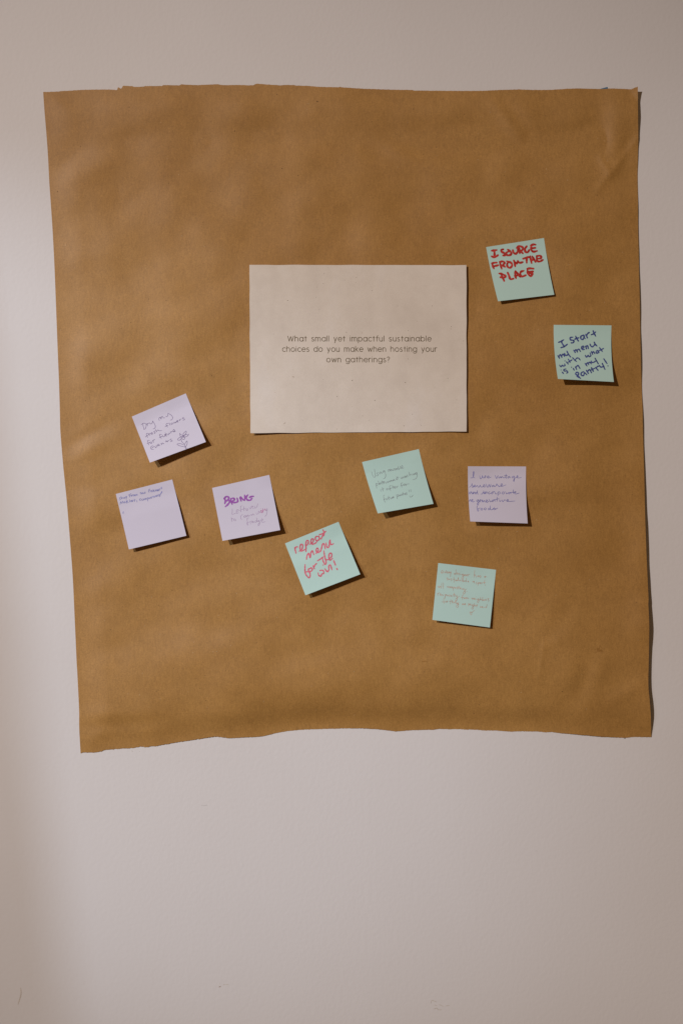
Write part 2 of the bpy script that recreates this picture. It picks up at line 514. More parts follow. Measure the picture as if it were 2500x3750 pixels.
tape('painters_tape', (2222.5, 318.3), math.radians(-15), 150, 68, M_TAPE,
     'strip of blue tape peeking above the top edge of the brown paper', -1, 1)
tape('painters_tape', (2286.5, 2706), math.radians(38), 120, 60, M_TAPEG,
     'dark grey blue tape corner peeking below the bottom right of the brown paper', -1, -1)


# ------------------------------------------------------------------ strokes lying on a surface
def catmull(pts, step):
    if len(pts) < 3:
        out = []
        (x0, y0), (x1, y1) = pts[0], pts[-1]
        n = max(2, int(math.hypot(x1 - x0, y1 - y0) / step))
        return [(x0 + (x1 - x0) * k / n, y0 + (y1 - y0) * k / n) for k in range(n + 1)]
    out = []
    for i in range(len(pts) - 1):
        p0 = pts[i - 1] if i else (2 * pts[0][0] - pts[1][0], 2 * pts[0][1] - pts[1][1])
        p1, p2 = pts[i], pts[i + 1]
        p3 = pts[i + 2] if i + 2 < len(pts) else (2 * p2[0] - p1[0], 2 * p2[1] - p1[1])
        n = max(2, int(math.hypot(p2[0] - p1[0], p2[1] - p1[1]) / step))
        for k in range(n):
            t = k / n
            out.append(tuple(0.5 * (2 * p1[j] + (p2[j] - p0[j]) * t + (2 * p0[j] - 5 * p1[j] + 4 * p2[j] - p3[j]) * t * t
                                    + (3 * p1[j] - p0[j] - 3 * p2[j] + p3[j]) * t ** 3) for j in (0, 1)))
    out.append(pts[-1])
    return out


def strokes_mesh(name, strokes, width, hfun, mat, parent, lift=0.00005, smooth=True, taper=0.75, wobble=0.15, label=None):
    """strokes: polylines in photo pixels; each becomes a flat ribbon of ink on the surface hfun (mm)"""
    V, F = [], []
    for si, st in enumerate(strokes):
        if len(st) == 1:
            x, y = st[0]; st = [(x - width * 0.08, y), (x + width * 0.08, y)]
        pts = catmull(st, max(0.45, width * 0.3)) if smooth else st
        n = len(pts); off = lift + 0.000007 * (si % 7)
        ph = rng.uniform(0, 9)
        rows = []
        for i, (x, y) in enumerate(pts):
            a = pts[max(0, i - 1)]; b = pts[min(n - 1, i + 1)]
            dx, dy = b[0] - a[0], b[1] - a[1]; l = math.hypot(dx, dy) or 1.0
            nx, ny = -dy / l, dx / l
            e = min(i, n - 1 - i) / max(1.0, 0.15 * n)
            w = width * 0.5 * (taper + (1 - taper) * min(1, e)) * (1 + wobble * math.sin(i * 0.9 + ph))
            rows.append((x, y, nx, ny, w, dx / l, dy / l))
        # rounded ends
        first, last = rows[0], rows[-1]
        ext = []
        for k in (0.85, 0.5):
            ext.append((first[0] - first[5] * first[4] * k, first[1] - first[6] * first[4] * k, first[2], first[3], first[4] * math.sqrt(1 - k * k), 0, 0))
        tail = []
        for k in (0.5, 0.85):
            tail.append((last[0] + last[5] * last[4] * k, last[1] + last[6] * last[4] * k, last[2], last[3], last[4] * math.sqrt(1 - k * k), 0, 0))
        rows = ext + rows + tail
        n0 = len(V)
        for i, (x, y, nx, ny, w, _, _) in enumerate(rows):
            o = off + 0.00002 * i / len(rows)
            for sg in (-1, 1):
                X, Y = x + nx * w * sg, y + ny * w * sg
                V.append(point(X, Y, hfun(X, Y) / 1000 + o))
        for i in range(len(rows) - 1):
            a = n0 + 2 * i
            F.append((a, a + 2, a + 3, a + 1))
    o = mesh_obj(name, V, F, mat, parent, smooth=False)
    if label: o['label'] = label
    return o


# ------------------------------------------------------------------ the printed card
def quad_uv(cn, x, y):
    """inverse bilinear, corners tl tr br bl"""
    u = v = 0.5
    (ax, ay), (bx, by), (cx, cy), (dx, dy) = cn
    for _ in range(12):
        X = (1 - v) * ((1 - u) * ax + u * bx) + v * ((1 - u) * dx + u * cx)
        Y = (1 - v) * ((1 - u) * ay + u * by) + v * ((1 - u) * dy + u * cy)
        xu = (1 - v) * (bx - ax) + v * (cx - dx); yu = (1 - v) * (by - ay) + v * (cy - dy)
        xv = (1 - u) * (dx - ax) + u * (cx - bx); yv = (1 - u) * (dy - ay) + u * (cy - by)
        det = xu * yv - xv * yu
        ex, ey = x - X, y - Y
        u += (ex * yv - ey * xv) / det; v += (xu * ey - yu * ex) / det
    return u, v


CARD = crop(890, 940, 1.8447, [(43, 55), (1507, 57), (1508, 1181), (50, 1192)])
_c = [(915 + 800 * i / 14, 970 + 610 * j / 14) for i in range(15) for j in range(15)]


def plane_over(samples):
    """lowest plane, tilted like the paper underneath, that clears every sample (x, y, mm)"""
    n = len(samples); mx = sum(q[0] for q in samples) / n; my = sum(q[1] for q in samples) / n; mh = sum(q[2] for q in samples) / n
    sxx = sum((q[0] - mx) ** 2 for q in samples); syy = sum((q[1] - my) ** 2 for q in samples); sxy = sum((q[0] - mx) * (q[1] - my) for q in samples)
    sxh = sum((q[0] - mx) * (q[2] - mh) for q in samples); syh = sum((q[1] - my) * (q[2] - mh) for q in samples)
    det = sxx * syy - sxy * sxy
    a = (sxh * syy - syh * sxy) / det; b = (syh * sxx - sxh * sxy) / det
    up = max(q[2] - (mh + a * (q[0] - mx) + b * (q[1] - my)) for q in samples)
    return lambda x, y: mh + up + a * (x - mx) + b * (y - my)


CARD_BASE = plane_over([(x, y, kraft_mm(x, y)) for x, y in _c])


def card_mm(x, y):
    u, v = quad_uv(CARD, x, y)
    h = CARD_BASE(x, y) + 0.3
    h += 0.9 * sstep(0.86, 1.0, u) * (1 - 0.75 * sstep(0.35, 0.9, v))
    h += 1.8 * sstep(0.75, 1.0, v) * (1 - sstep(0.0, 0.35, u))
    h += 0.3 * noise.noise(Vector((x / 170, y / 190, 11.0)))
    return h


card = empty('question_card', point(1313, 1583, 0.003), 'cream recycled paper card with printed brown question, speckled, in the middle of the brown paper', 'card')
grid = []
nu, nv = 72, 56
for j in range(nv + 1):
    grid.append([])
    for i in range(nu + 1):
        u, v = i / nu, j / nv
        a = [(1 - u) * CARD[0][k] + u * CARD[1][k] for k in (0, 1)]; b = [(1 - u) * CARD[3][k] + u * CARD[2][k] for k in (0, 1)]
        x, y = (1 - v) * a[0] + v * b[0], (1 - v) * a[1] + v * b[1]
        ed = 1.3
        if i in (0, nu): x += ed * noise.noise(Vector((y / 60, 2.0 + i, 0)))
        if j in (0, nv): y += ed * noise.noise(Vector((x / 70, 9.0 + j, 0)))
        grid[-1].append(point(x, y, card_mm(x, y) / 1000))
paper_sheet('sheet', grid, M_CARD, card, 0.00025)


def arc(cx, cy, rx, ry, a0, a1, n=None):
    n = n or max(4, int(abs(a1 - a0) / 15))
    return [(cx + rx * math.cos(math.radians(a0 + (a1 - a0) * k / n)), cy - ry * math.sin(math.radians(a0 + (a1 - a0) * k / n))) for k in range(n + 1)]


# geometric monoline lower case; unit = x-height, y down, baseline at 0
R = 0.46
ASC, DESC = -1.38, 0.42
GL = {
    'a': (0.98, [arc(R, -0.5, R, 0.5, 0, 360), [(2 * R, -1), (2 * R, 0)]]),
    'b': (0.98, [arc(R, -0.5, R, 0.5, 0, 360), [(0, ASC), (0, 0)]]),
    'c': (0.80, [arc(R, -0.5, R, 0.5, 48, 312)]),
    'd': (0.98, [arc(R, -0.5, R, 0.5, 0, 360), [(2 * R, ASC), (2 * R, 0)]]),
    'e': (0.94, [[(0.04, -0.53), (2 * R - 0.02, -0.53)] , arc(R, -0.5, R, 0.5, 0, 318)]),
    'f': (0.52, [arc(0.44, -1.12, 0.24, 0.26, 75, 180) + [(0.2, 0)], [(0, -0.92), (0.48, -0.92)]]),
    'g': (0.98, [arc(R, -0.5, R, 0.5, 0, 360), [(2 * R, -1), (2 * R, 0.02)] + arc(R, 0.02, R, 0.40, 0, -150)]),
    'h': (0.86, [[(0, ASC), (0, 0)], arc(0.38, -0.6, 0.38, 0.4, 180, 0) + [(0.76, 0)]]),
    'i': (0.14, [[(0.02, -0.98), (0.02, 0)], [(0.02, -1.32)]]),
    'k': (0.72, [[(0, ASC), (0, 0)], [(0.62, -0.98), (0.02, -0.42)], [(0.2, -0.56), (0.66, 0)]]),
    'l': (0.12, [[(0.02, ASC), (0.02, 0)]]),
    'm': (1.34, [[(0, -1), (0, 0)], arc(0.31, -0.66, 0.31, 0.34, 180, 0) + [(0.62, 0)], arc(0.93, -0.66, 0.31, 0.34, 180, 0) + [(1.24, 0)]]),
    'n': (0.84, [[(0, -1), (0, 0)], arc(0.37, -0.6, 0.37, 0.4, 180, 0) + [(0.74, 0)]]),
    'o': (0.98, [arc(R, -0.5, R, 0.5, 0, 360)]),
    'p': (0.98, [arc(R, -0.5, R, 0.5, 0, 360), [(0, -1), (0, DESC)]]),
    'r': (0.50, [[(0, -1), (0, 0)], arc(0.40, -0.56, 0.40, 0.44, 180, 82)]),
    's': (0.66, [arc(0.29, -0.75, 0.25, 0.24, 40, 250) + arc(0.28, -0.26, 0.29, 0.26, 72, -150)]),
    't': (0.56, [[(0.24, -1.26), (0.24, 0)], [(0, -0.92), (0.48, -0.92)]]),
    'u': (0.84, [[(0, -1)] + arc(0.37, -0.4, 0.37, 0.4, 180, 360) + [(0.74, -1)], [(0.74, -0.4), (0.74, 0)]]),
    'w': (1.22, [[(0, -1), (0.28, 0)], [(0.28, 0), (0.57, -0.9)], [(0.57, -0.9), (0.86, 0)], [(0.86, 0), (1.14, -1)]]),
    'y': (0.80, [[(0, -1), (0.37, -0.02)], [(0.74, -1), (0.2, DESC)]]),
    'W': (1.52, [[(0, -1.3), (0.36, 0)], [(0.36, 0), (0.72, -1.2)], [(0.72, -1.2), (1.08, 0)], [(1.08, 0), (1.44, -1.3)]]),
    '?': (0.62, [arc(0.29, -1.04, 0.28, 0.30, 170, -60) + [(0.28, -0.60), (0.28, -0.36)], [(0.28, -0.03)]]),
    ' ': (0.62, []),
}


def print_line(text, x0, x1, base, xh, label):
    adv = []; x = 0.0; gap = 0.29
    for ch in text:
        w, st = GL[ch]; adv.append((x, st)); x += w + gap
    total = x - gap
    k = (x1 - x0) / total
    out = []
    for (gx, st) in adv:
        for s in st:
            out.append([(890 + (x0 + (gx + p[0]) * k) / 1.8447, 940 + (base + p[1] * xh) / 1.8447) for p in s])
    strokes_mesh('printed_line', out, 2.1, card_mm, M_PRINT, card, smooth=False, taper=1.0, wobble=0.0, label=label)


print_line('What small yet impactful sustainable', 302, 1270, 571, 26.5, 'printed line What small yet impactful sustainable')
print_line('choices do you make when hosting your', 266, 1308, 641, 26.5, 'printed line choices do you make when hosting your')
print_line('own gatherings?', 564, 989, 712, 26.5, 'printed line own gatherings?')

zf = [(546, 112, 2, 1.6), (541, 181, 1.8, 1.6), (686, 160, 1.8, 1.6), (493, 274, 1.6, 1.4), (301, 296, 3, 2.4), (514, 355, 1.6, 1.6),
      (1042, 333, 2, 1.6), (1275, 332, 2, 1.4), (1404, 473, 2.4, 2), (1402, 488, 2, 1.8), (1114, 499, 2.4, 1.6), (1487, 569, 2.6, 2),
      (541, 829, 1.6, 1.4), (737, 836, 5, 1.6), (1095, 850, 3, 2), (1381, 822, 2, 1.6), (635, 943, 2.6, 2),
      (888, 971, 3, 2.4), (1294, 881, 1.8, 1.6), (806, 1076, 2.6, 1.6), (1142, 1066, 2, 1.6), (1085, 1143, 2.4, 2.8), (634, 1164, 2, 1.8),
      (402, 1104, 1.6, 1.6), (1441, 968, 2, 1.6), (1201, 1141, 1.6, 1.4), (697, 511, 3.5, 1.4), (803, 515, 3, 1.2), (764, 140, 2, 1.6),
      (870, 228, 2, 1.5), (498, 205, 1.3, 1.3), (206, 522, 1.3, 1.2), (216, 918, 1.4, 1.2), (1112, 690, 2.5, 2), (848, 1108, 1.8, 1.2), (1193, 1104, 1.4, 1.4)]
items = [(890 + x / 1.8447, 940 + y / 1.8447, a / 1.8447, b / 1.8447, rng.uniform(-0.9, 0.2)) for x, y, a, b in zf]
for _ in range(60):
    items.append((rng.uniform(925, 1700), rng.uniform(980, 1575), rng.uniform(0.3, 0.9), rng.uniform(0.25, 0.6), rng.uniform(0, 3)))
flecks('specks', items, card_mm, M_FLECK, card, 0.00005)
flecks('pale_specks', [(1074, 1380, 4.5, 2, 0.5), (1042, 1550, 5, 1.3, -0.6), (1483, 1401, 2, 1.4, 0.3), (1289, 1393, 3, 1, -0.8)], card_mm, M_CTAN, card, 0.00006)

# ------------------------------------------------------------------ sticky notes
KEY = Vector((0.83, 0.53))      # shadow shift per mm of lift, right and down


def parse(txt):
    out = []
    for s in txt.replace('\n', ' ').split(';'):
        s = s.strip()
        if s: out.append([tuple(float(q) for q in p.split(',')) for p in s.split()])
    return out


def lift_mm(corner, shadow):
    s = Vector((shadow[0] - corner[0], shadow[1] - corner[1])).length
    d = KEY.normalized()
    rel = Vector((corner[0] - 1250, corner[1] - 1875)) / (DIST * 1000)
    return s / (2.845 * KEY.length - rel.dot(d))


def sticky_note(x0, y0, sc, corners, sh_bl, sh_br, bow, mat, label, lines, start=0.22):
    cn = crop(x0, y0, sc, corners)
    hbl = lift_mm(cn[3], (x0 + sh_bl[0] / sc, y0 + sh_bl[1] / sc))
    hbr = lift_mm(cn[2], (x0 + sh_br[0] / sc, y0 + sh_br[1] / sc))
    smp = []
    for i in range(9):
        for j in range(9):
            u, v = i / 8, j / 8
            x = (1 - v) * ((1 - u) * cn[0][0] + u * cn[1][0]) + v * ((1 - u) * cn[3][0] + u * cn[2][0])
            y = (1 - v) * ((1 - u) * cn[0][1] + u * cn[1][1]) + v * ((1 - u) * cn[3][1] + u * cn[2][1])
            smp.append((x, y, kraft_mm(x, y)))
    base = plane_over(smp)

    def h_uv(u, v):
        x = (1 - v) * ((1 - u) * cn[0][0] + u * cn[1][0]) + v * ((1 - u) * cn[3][0] + u * cn[2][0])
        y = (1 - v) * ((1 - u) * cn[0][1] + u * cn[1][1]) + v * ((1 - u) * cn[3][1] + u * cn[2][1])
        f = max(0.0, (v - start) / (1 - start))
        w = sstep(0.08, 0.5, v)
        return kraft_mm(x, y) * (1 - w) + base(x, y) * w + 0.14 + (hbl * (1 - u) + hbr * u) * (0.35 * f + 0.65 * f * f)

    def h_px(x, y):
        u, v = quad_uv(cn, x, y)
        x -= bow / sc * 4 * v * (1 - v)
        u, v = quad_uv(cn, x, y)
        return h_uv(u, v)

    n = 40
    grid = []
    for j in range(n + 1):
        grid.append([])
        for i in range(n + 1):
            u, v = i / n, j / n
            a = [(1 - u) * cn[0][k] + u * cn[1][k] for k in (0, 1)]; b = [(1 - u) * cn[3][k] + u * cn[2][k] for k in (0, 1)]
            x, y = (1 - v) * a[0] + v * b[0] + bow / sc * 4 * v * (1 - v), (1 - v) * a[1] + v * b[1]
            grid[-1].append(point(x, y, h_uv(u, v) / 1000))
    root = empty('sticky_note', point(0.5 * (cn[2][0] + cn[3][0]), 0.5 * (cn[2][1] + cn[3][1]), 0.002), label, 'sticky note', 'sticky notes on the brown paper')
    paper_sheet('sheet', grid, mat, root, 0.00010)
    for (ink_name, width, what, txt) in lines:
        st = [[(x0 + a / sc, y0 + b / sc) for a, b in s] for s in parse(txt)]
        strokes_mesh('handwriting', st, width / sc, h_px, INK[ink_name], root, label=what)
    return root


sticky_note(1740, 840, 4.9, [(189, 318), (1226, 155), (1411, 1172), (403, 1290)], (478, 1335), (1445, 1195), -10, M_MINT,
    'mint sticky note with bold red marker capitals reading I source from the place', [
    ('red', 40, 'red marker words I SOURCE', '''285,382 335,378 382,370; 338,385 340,440 342,480; 284,482 320,495 360,492 402,462;
      498,358 460,368 468,400 515,428 528,462 492,468; 575,362 620,392 642,430 615,462 565,462 545,435 570,405 600,398;
      668,372 682,420 722,436 755,400 762,345; 792,432 786,365 778,322; 735,335 785,300 845,325 845,365 800,392; 805,390 850,432;
      918,302 888,345 892,398 932,412 962,368; 998,300 1000,368 1040,400 1104,386; 985,292 1040,270 1078,276; 1010,340 1072,330'''),
    ('red', 38, 'red marker words FROM THE', '''290,612 330,600 382,596; 298,622 312,662 330,705; 312,660 360,655 412,640;
      432,580 452,645 470,710; 440,582 490,575 522,600 482,640; 482,642 532,675; 612,582 570,610 572,665 612,690 650,660 650,615 612,585 560,572;
      710,665 702,610 686,556; 695,575 740,610 756,560; 756,566 790,600 850,586; 850,527 920,505 985,490; 915,520 917,602;
      978,478 990,540 1005,605; 1012,480 1050,540 1075,585; 988,556 1060,540; 1096,482 1102,560 1150,576 1208,546; 1092,480 1150,472 1176,490 1168,520 1112,526'''),
    ('red', 39, 'red marker word PLACE', '''420,790 470,800 535,835 520,862 442,858; 462,820 490,872 514,926; 575,775 600,830 625,892 680,884;
      715,750 710,810 725,880; 715,745 758,800 798,852; 702,832 780,822; 866,742 812,762 802,812 832,846 900,822;
      928,710 940,790 985,836 1032,800; 922,706 980,700 1040,705; 950,762 1032,756; 960,790 1020,785'''),
    ])

sticky_note(1990, 1160, 5.2267, [(187, 155), (1292, 165), (1338, 1248), (268, 1190)], (375, 1260), (1407, 1290), -24, M_MINT,
    'mint sticky note near the right edge with blue marker writing about my menu and pantry', [
    ('blue', 28, 'blue marker words I start', '''280,490 330,470 380,440; 332,470 355,520 385,560; 325,592 390,570 450,524;
      555,390 502,402 508,440 570,455 562,495 520,500; 605,370 630,420 660,465; 588,430 665,402; 762,350 710,372 706,420 745,432 766,388 765,352 770,395 790,420;
      800,335 832,406; 815,358 840,318 872,298; 940,265 960,320 990,372; 905,345 950,325 990,290'''),
    ('blue', 26, 'blue marker words my menu', '''265,740 285,770 300,800; 288,760 318,725 345,780; 340,748 365,715 395,760; 392,698 408,738 440,736 468,716; 438,655 470,720 510,770;
      570,640 600,685; 588,652 618,630 642,680; 635,642 665,620 700,666; 715,612 760,592 750,560 722,580 735,625 778,625; 792,562 816,616; 806,572 830,550 852,612; 880,522 900,562 928,574 962,545 976,515; 960,485 985,530 1015,562'''),
    ('blue', 23, 'blue marker words with what', '''298,925 325,956 350,925 366,942 402,936 396,900; 430,862 465,905; 402,845; 465,810 505,876; 466,870 540,822; 545,780 590,830 625,856; 592,830 630,792 662,792 696,830;
      790,735 815,776 845,735 866,766 896,745 882,690; 905,660 932,722; 926,702 946,665 972,706; 1030,640 1002,660 1002,696 1030,696 1036,652 1056,690; 1060,586 1090,630 1120,666; 1056,650 1140,606'''),
    ('blue', 24, 'blue marker words is in my', '''345,1055 375,1086; 328,1018; 420,1000 382,1010 392,1040 440,1036 456,1064 430,1080; 560,985 580,1025; 528,965; 600,955 626,1010; 615,966 645,930 666,950 690,990;
      785,890 826,946; 810,906 840,876 856,922; 850,892 880,866 906,906; 902,842 922,876 955,870 998,838; 975,790 1005,842 1040,902'''),
    ('blue', 26, 'blue marker word pantry', '''600,1090 650,1132 700,1180; 600,1096 620,1066 660,1072 656,1110 632,1130 672,1170; 762,1050 716,1072 716,1120 760,1122 776,1072 820,1110; 810,1022 850,1086; 840,1042 870,1010 910,1072;
      905,970 946,1046; 900,1020 970,986; 985,970 1036,1026; 1000,986 1020,952 1050,946; 1060,930 1085,962 1115,960 1146,942; 1115,890 1140,950 1166,1006; 1145,805 1175,850 1206,896; 1225,940'''),
    ])

sticky_note(460, 1420, 4.6118, [(108, 487), (1018, 95), (1357, 915), (412, 1264)], (545, 1350), (1447, 975), 0, M_LILAC,
    'lilac sticky note with thin pen writing about dried flowers and a small flower drawing', [
    ('purple_pen', 7.2, 'pen words Dry my', '''290,602 300,650 315,700; 264,626 300,600 345,610 348,655 332,695 308,703; 358,602 375,645; 366,628 380,602 402,595; 408,590 425,612 450,595 460,560; 458,560 490,610 505,655 492,685 464,696;
      576,556 562,528 578,500 592,502 602,530 606,496 626,486 640,510 662,505; 680,475 695,490 715,470 718,430; 716,430 770,460 796,500 786,535 755,548'''),
    ('purple_pen', 7.2, 'pen words fresh flowers', '''395,775 362,770 352,790 376,840; 335,832 385,796; 388,778 406,806; 400,795 412,772 432,765; 432,786 458,770 444,755 434,778 458,788; 500,728 478,745 502,755 486,776; 505,702 526,746; 526,736 546,712 566,726 612,722;
      728,606 702,600 686,625 712,668; 668,656 720,630; 735,590 756,632; 778,594 768,610 786,618 796,600 778,594; 806,580 820,600 836,580 850,592 862,560; 868,576 890,560 876,550 868,570 892,584; 905,540 920,562; 914,548 926,532 942,530; 988,498 962,510 968,525 992,522 994,540 968,550'''),
    ('purple_pen', 7.2, 'pen words for future', '''408,895 386,885 374,905 396,966; 362,945 415,920; 428,914 416,935 436,942 446,920 428,912; 455,886 476,926; 466,902 480,878 500,874; 612,795 586,785 576,806 606,858; 568,845 626,815;
      626,800 640,830 664,815 668,790 680,818; 670,760 692,822; 655,795 706,776; 702,786 724,796 738,762 752,780; 756,740 774,766; 766,752 780,738 796,736; 802,742 832,725 816,704 802,730 820,746 846,730'''),
    ('purple_pen', 7.2, 'pen word events', '''430,1025 472,1000 456,980 426,1005 440,1040 476,1040; 484,985 516,1012 522,965; 532,990 570,966 555,950 544,976 582,975; 598,936 616,966; 606,950 626,932 636,945 652,940; 680,890 715,916; 670,915 736,890; 776,860 752,880 788,888 782,904 755,910'''),
    ('purple_pen', 7.2, 'small pen drawing of a flower', '''970,812 922,780 918,768 926,820 966,822; 970,802 976,775 1022,732 1022,772 986,806; 986,806 1030,790 1052,800 1066,780 1050,812 1000,832 980,816; 970,832 1002,842 992,870 956,866 960,836; 956,836 912,840 880,876 912,886 946,850;
      960,816 984,800 990,822 960,832 972,806 986,826; 940,870 950,910 990,950 1006,990 1018,1026 1046,1020; 1000,950 1036,898 1040,950 1010,1006; 986,970 930,945 872,950 900,975 1000,1000 1022,1006'''),
    ])

sticky_note(400, 1730, 4.9, [(121, 387), (1132, 127), (1386, 1136), (356, 1382)], (438, 1437), (1438, 1172), 2, M_LILAC,
    'lilac sticky note at far left, mostly blank, two short blue pen lines at its top', [
    ('blue_pen', 8, 'blue pen words shop from the farmers', '''212,445 182,460 206,475 196,495 178,492; 215,430 228,476 238,450 250,466; 272,445 258,460 275,468 284,448 270,445; 300,430 310,486; 298,440 316,430 312,455;
      345,410 396,380; 360,400 376,446; 364,425 392,412; 396,405 402,432 410,405 426,400; 434,404 425,420 445,422 450,402 434,402; 456,395 466,425 476,396 490,416 500,390 516,412;
      550,372 576,360 570,392; 580,365 590,386 602,360 612,382 626,374; 652,350 630,360 636,378 656,364; 736,300 715,310 716,362; 705,336 736,325; 762,320 745,332 756,350 768,326 776,350; 785,310 792,352; 785,320 806,315 800,335 816,350;
      825,346 830,310 846,336 856,306 866,336; 870,326 892,315 878,303 872,330 896,328; 900,290 908,322; 902,302 926,290; 952,264 930,272 946,286 938,302'''),
    ('blue_pen', 8, 'blue pen words market, composting', '''198,576 206,525 222,556 242,515 252,556; 282,520 262,535 275,550 288,526 296,548; 310,505 316,556; 308,512 336,510 320,530 352,542; 366,488 374,536; 402,500 386,515 402,530; 410,516 426,505 416,495 408,520 432,520; 450,474 460,526; 438,502 476,490; 497,500 500,532;
      572,470 546,480 552,505 576,490; 586,475 592,500 612,495 606,470; 620,470 628,496 646,465 652,490 666,460 674,486; 685,450 695,516; 685,460 712,455 700,480; 728,450 720,470 740,468 742,448 728,450; 766,435 750,445 768,455 756,466; 785,420 796,456; 775,440 806,430; 806,420 816,446 836,415 846,440 860,405 868,432;
      916,390 880,400 886,425 916,400 950,352 944,344 918,400 908,442'''),
    ('blue_pen', 9, 'stray pen mark', '''268,716 254,708 250,734 258,740'''),
    ])

sticky_note(760, 1720, 5.2267, [(89, 350), (1182, 99), (1391, 1156), (287, 1363)], (405, 1440), (1490, 1225), 0, M_LILAC,
    'lilac sticky note with bold purple marker word Bring and thin pen below it', [
    ('violet', 33, 'purple marker word BRING', '''322,540 342,600 330,652; 312,556 365,514 408,535 390,575 350,602; 350,602 408,582 424,615 390,665 342,708; 440,560 456,615 472,662; 440,562 495,545 516,575 462,612; 462,612 510,628 560,625; 566,545 580,600 556,626; 622,530 645,602; 630,520 690,582; 708,484 718,530 710,588; 775,480 745,520 755,572 812,586 852,545; 800,532 845,512 880,510'''),
    ('plum_pen', 7, 'pen word leftover', '''470,742 474,800 472,856 542,830; 552,802 592,785 576,760 552,790 562,836 596,820; 662,690 632,710 640,812; 615,782 672,756; 690,700 702,792; 660,762 736,736; 762,745 736,765 746,782 770,770 772,750 756,745; 795,715 820,752 836,700; 850,722 872,702 852,695 856,735 892,735; 900,692 908,736 942,712 962,648'''),
    ('plum_pen', 7, 'pen words to community', '''455,910 466,996; 456,950 480,935 498,945; 522,940 496,960 516,978 542,965 520,940; 668,855 636,890 640,940 660,948; 702,880 690,905 715,912 722,882 702,878; 735,912 742,870 756,902 772,866 790,892 806,870; 822,872 838,856 850,876 868,846 884,866 900,860; 930,816 940,852 972,836 966,800; 980,832 986,790 1006,826 1016,800; 1110,770 1130,780 1142,740 1132,850 1098,896'''),
    ('magenta_pen', 8, 'overwritten magenta letters in community', '''1020,775 1032,826; 1055,742 1062,820; 1018,782 1060,780 1102,760; 1040,830 1050,800; 1100,742 1112,786; 1018,742; 1040,800 1066,812'''),
    ('plum_pen', 7, 'pen word fridge', '''792,925 757,940 772,1060 750,1022 802,1000; 812,990 826,1042; 818,1002 834,984 848,982; 852,980 858,1022 872,985 888,1016; 942,970 906,990 916,1012 946,985 940,920 950,1000; 988,970 962,980 976,1000 990,970 996,1040 972,1072 970,1042 1012,1010; 1020,986 1056,962 1040,940 1022,975 1050,1005 1106,996'''),
    ])

sticky_note(1300, 1620, 4.9, [(123, 353), (1140, 120), (1402, 1103), (405, 1275)], (542, 1360), (1470, 1150), -9, M_MINT,
    'mint sticky note with thin grey pen writing about reusable plateware, below the printed card', [
    ('grey_pen', 6.2, 'pen words Using reusable', '''292,525 315,600 345,628 360,600 345,480; 412,540 386,555 412,580 396,600 374,596; 430,540 440,572; 420,510; 450,562 456,525 476,556 490,540; 522,505 496,520 506,540 526,510 546,590 532,640 504,650;
      590,485 600,532; 595,502 616,480; 620,506 646,495 632,480 620,505 646,516; 655,480 666,506 686,495 686,470; 716,465 696,475 716,490 700,506; 742,465 726,480 740,492 750,466 760,488; 765,425 776,486 796,470 776,460; 800,425 816,472; 826,456 852,440 840,415 826,440 836,468 876,455'''),
    ('grey_pen', 6.2, 'pen words plateware and washing', '''370,735 386,826; 368,746 402,740 396,770 376,776; 410,690 430,762; 446,725 430,740 446,752 456,726 466,746; 475,685 490,752; 462,716 506,702; 500,726 526,715 512,700 500,725 526,738; 540,706 556,732 576,702 592,722 602,690; 632,685 610,700 630,708 642,680 656,702; 660,676 670,698 674,676; 680,686 702,676 692,660 680,680 720,680;
      738,612 762,650 746,672 734,655 766,622 782,632; 810,620 830,652 850,620 866,642 872,605; 902,600 886,620 900,630 912,602 918,626; 942,580 926,595 942,606 930,622; 960,530 976,606; 970,592 994,566 1006,592; 1020,566 1030,590; 1042,586 1046,560 1060,580 1072,550; 1096,540 1076,555 1090,575 1104,540 1110,600 1086,650 1034,672'''),
    ('grey_pen', 6.2, 'pen words it after for', '''455,845 462,882; 450,820; 485,805 500,876; 474,842 516,830; 582,820 556,835 566,855 592,830 602,850; 642,770 616,790 632,870; 605,836 656,820; 665,770 686,832; 655,806 706,795; 696,816 722,805 706,790 696,810 722,830; 736,790 742,816 752,790 776,785; 852,725 822,740 836,810; 810,782 862,765; 876,745 860,765 886,770 892,746 876,745; 905,740 912,776 924,750 970,745'''),
    ('grey_pen', 6.2, 'pen words future parties with a smile', '''532,945 508,960 526,1056 544,1078; 505,1032 546,1012; 546,1000 560,1030 580,1015 582,990; 595,960 606,1032; 585,1000 622,986; 626,995 640,1016 652,986; 655,986 664,1006 670,980; 672,992 692,980 682,970 675,995 700,990; 740,935 756,1016; 738,946 776,940 770,970 748,976; 802,940 786,955 800,965 810,938 816,960; 825,930 834,956 842,930; 850,895 863,952; 840,925 872,915; 876,920 882,940; 890,932 906,920 896,910 890,935 910,938; 926,895 912,910 930,925 914,942;
      960,850 968,892; 992,845 998,890; 995,938; 975,955 985,980 1010,976 1036,945'''),
    ])

